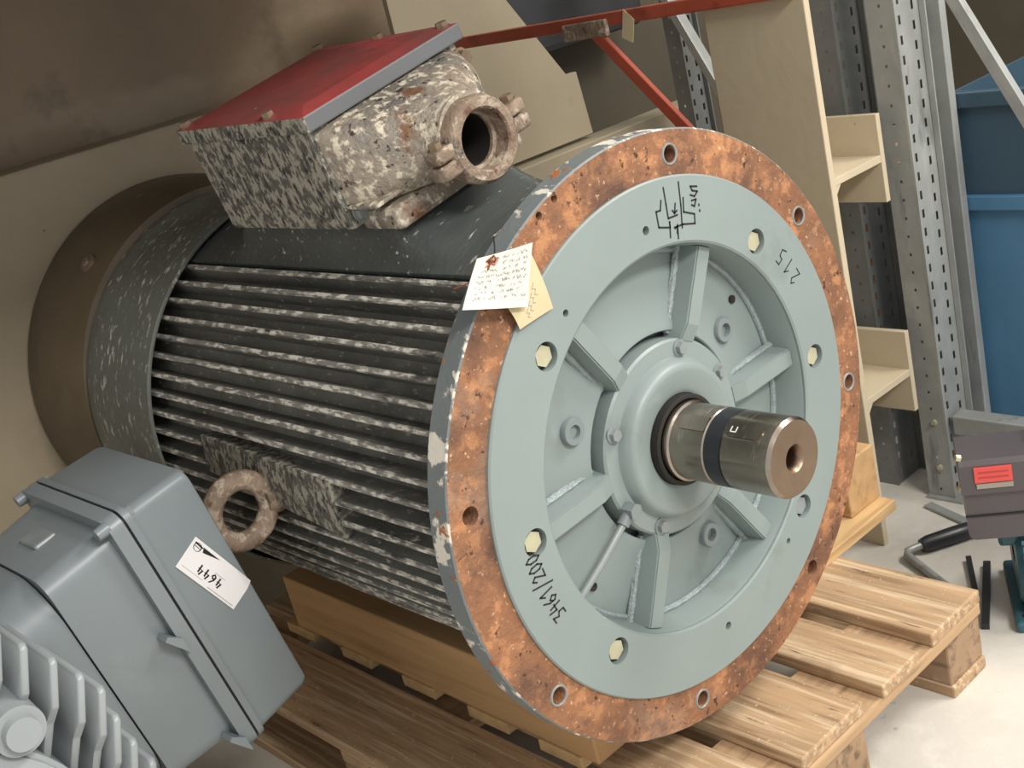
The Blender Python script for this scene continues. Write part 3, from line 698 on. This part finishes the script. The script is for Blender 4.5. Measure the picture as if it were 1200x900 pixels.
# ------------------------------------------------------------------ small motor with brown terminal box
SM = Matrix.Translation((.05, .552, 0)) @ Matrix.Rotation(R(33), 4, 'Z')
sm = root('small_motor', 'small teal motor with dark brown terminal box and red label', 'motor', (.16, .62, FLOOR))
tbx = obj('terminal_box', loft(frustum(0, .26, -.425, -.30, -.01, .09, .0, .0, .012)), 'box_brown', sm, SM, smooth=30)
lidp = [(-.018,-.338),(-.014,-.289),(-.004,-.283),(.085,-.281),(.094,-.286),(.094,-.338)]
bm = new(); prism(lidp, -.004, .264, 'yz', bm)
obj('lid', bm, 'box_brown', tbx, SM)
obj('lid_seam', bx((-.002, -.0125, -.382), (.262, -.008, -.379)), 'gasket', tbx, SM)
lb = obj('red_label', bx((.018, -.0185, -.318), (.075, -.0145, -.292)), 'red_label', tbx, SM)
lb.matrix_basis = lb.matrix_basis @ Matrix.Translation((0, .0, 0))
obj('label_base', bx((.020, -.0195, -.328), (.075, -.0165, -.320)), 'label_base', tbx, SM)
bm = new()
for k in range(2): stroke(bm, [(.025, -.300 - .009*k), (.068, -.300 - .009*k)], .003, .0003, lambda p, h: (p.x, -.0185-h, p.y))
obj('label_print', bm, 'red_print', tbx, SM)
for x, z in ((.006, -.276), (.006, -.33)):
    bm = new(); hexhead(bm, (x-.006, -.008, z), (-1, -.3, .4), .006, .008); obj('screw', bm, 'bolt_zinc', tbx, SM)
cg = obj('cable_gland', lathe([(0,.02),(.02,.02),(.022,.016),(.035,.016),(.035,0)], 20), 'black_plastic', tbx, SM @ Matrix.Translation((.135, .05, -.285)) @ Matrix.Rotation(-R(90), 4, 'Y'), smooth=40)
obj('cable', tube([SM @ Vector(p) for p in ((.135,.05,-.262),(.14,.05,-.24),(.16,.05,-.225),(.21,.05,-.215),(.27,.05,-.22))], .006, 10), 'black_plastic', tbx, smooth=True)
obj('neck', bx((.045, .02, -.46), (.2, .13, -.415), .006), 'teal_steel', sm, SM)
obj('frame', lathe([(-.03,.02),(-.03,.085),(-.02,.095),(.25,.095),(.25,.02)], 40), 'teal_steel', sm, SM @ Matrix.Translation((.10, .085, -.505)), smooth=35)
for k in range(9):
    bm = new(); box(bm, (-.022, -.004, .09), (.24, .004, .106), .001); obj('cooling_fin', bm, 'teal_steel', sm, SM @ Matrix.Translation((.10, .085, -.505)) @ Matrix.Rotation(R(40+k*14), 4, 'X'))
bm = new(); box(bm, (.056, -.02, FLOOR), (.30, .19, FLOOR+.022), .006); ft = obj('foot', bm, 'teal_steel', sm, SM)
bm = new(); cyl(bm, (.076, .0, FLOOR+.02), (.076, .0, FLOOR+.0235), .008, seg=16); obj('foot_hole', bm, 'dark_bore', ft, SM)
obj('foot_web', bx((.085, .0, FLOOR+.015), (.25, .17, -.50), .004), 'teal_steel', sm, SM)
# crank handle lying on the floor
ck = root('crank_handle', 'steel crank handle with black grip lying on the floor', 'handle', (-.15, .75, FLOOR))
obj('rod', tube([(-.13,.80,-.588),(-.172,.728,-.588),(-.180,.712,-.589),(-.174,.700,-.590),(-.155,.690,-.592),(-.06,.64,-.596)], .0075, 10), 'galvanised', ck, smooth=True)
obj('grip', tube([(-.166,.738,-.588),(-.160,.749,-.588),(-.13,.80,-.588),(-.108,.838,-.588),(-.106,.842,-.588)], [.0125,.0155,.0165,.0155,.0125], 18), 'black_plastic', ck, smooth=45)
for lbl, p0, p1, w in (('short black steel bar lying on the floor by the pallet', (-.075,.745,FLOOR+.006), (-.005,.64,FLOOR+.006), .010), ('long black steel bar lying beside the teal motor foot', (-.037,.742,FLOOR+.006), (.057,.556,FLOOR+.006), .013)):
    bar3('steel_bar', lbl, p0, p1, w, .012, 'black_plastic', 'bar', 'black steel bars on the floor')

bar3('metal_strip', 'thin pale metal strip lying at the foot of the bright rack post', (-.25, .905, FLOOR+.004), (-.135, .865, FLOOR+.004), .02, .006, 'galvanised', 'strip')
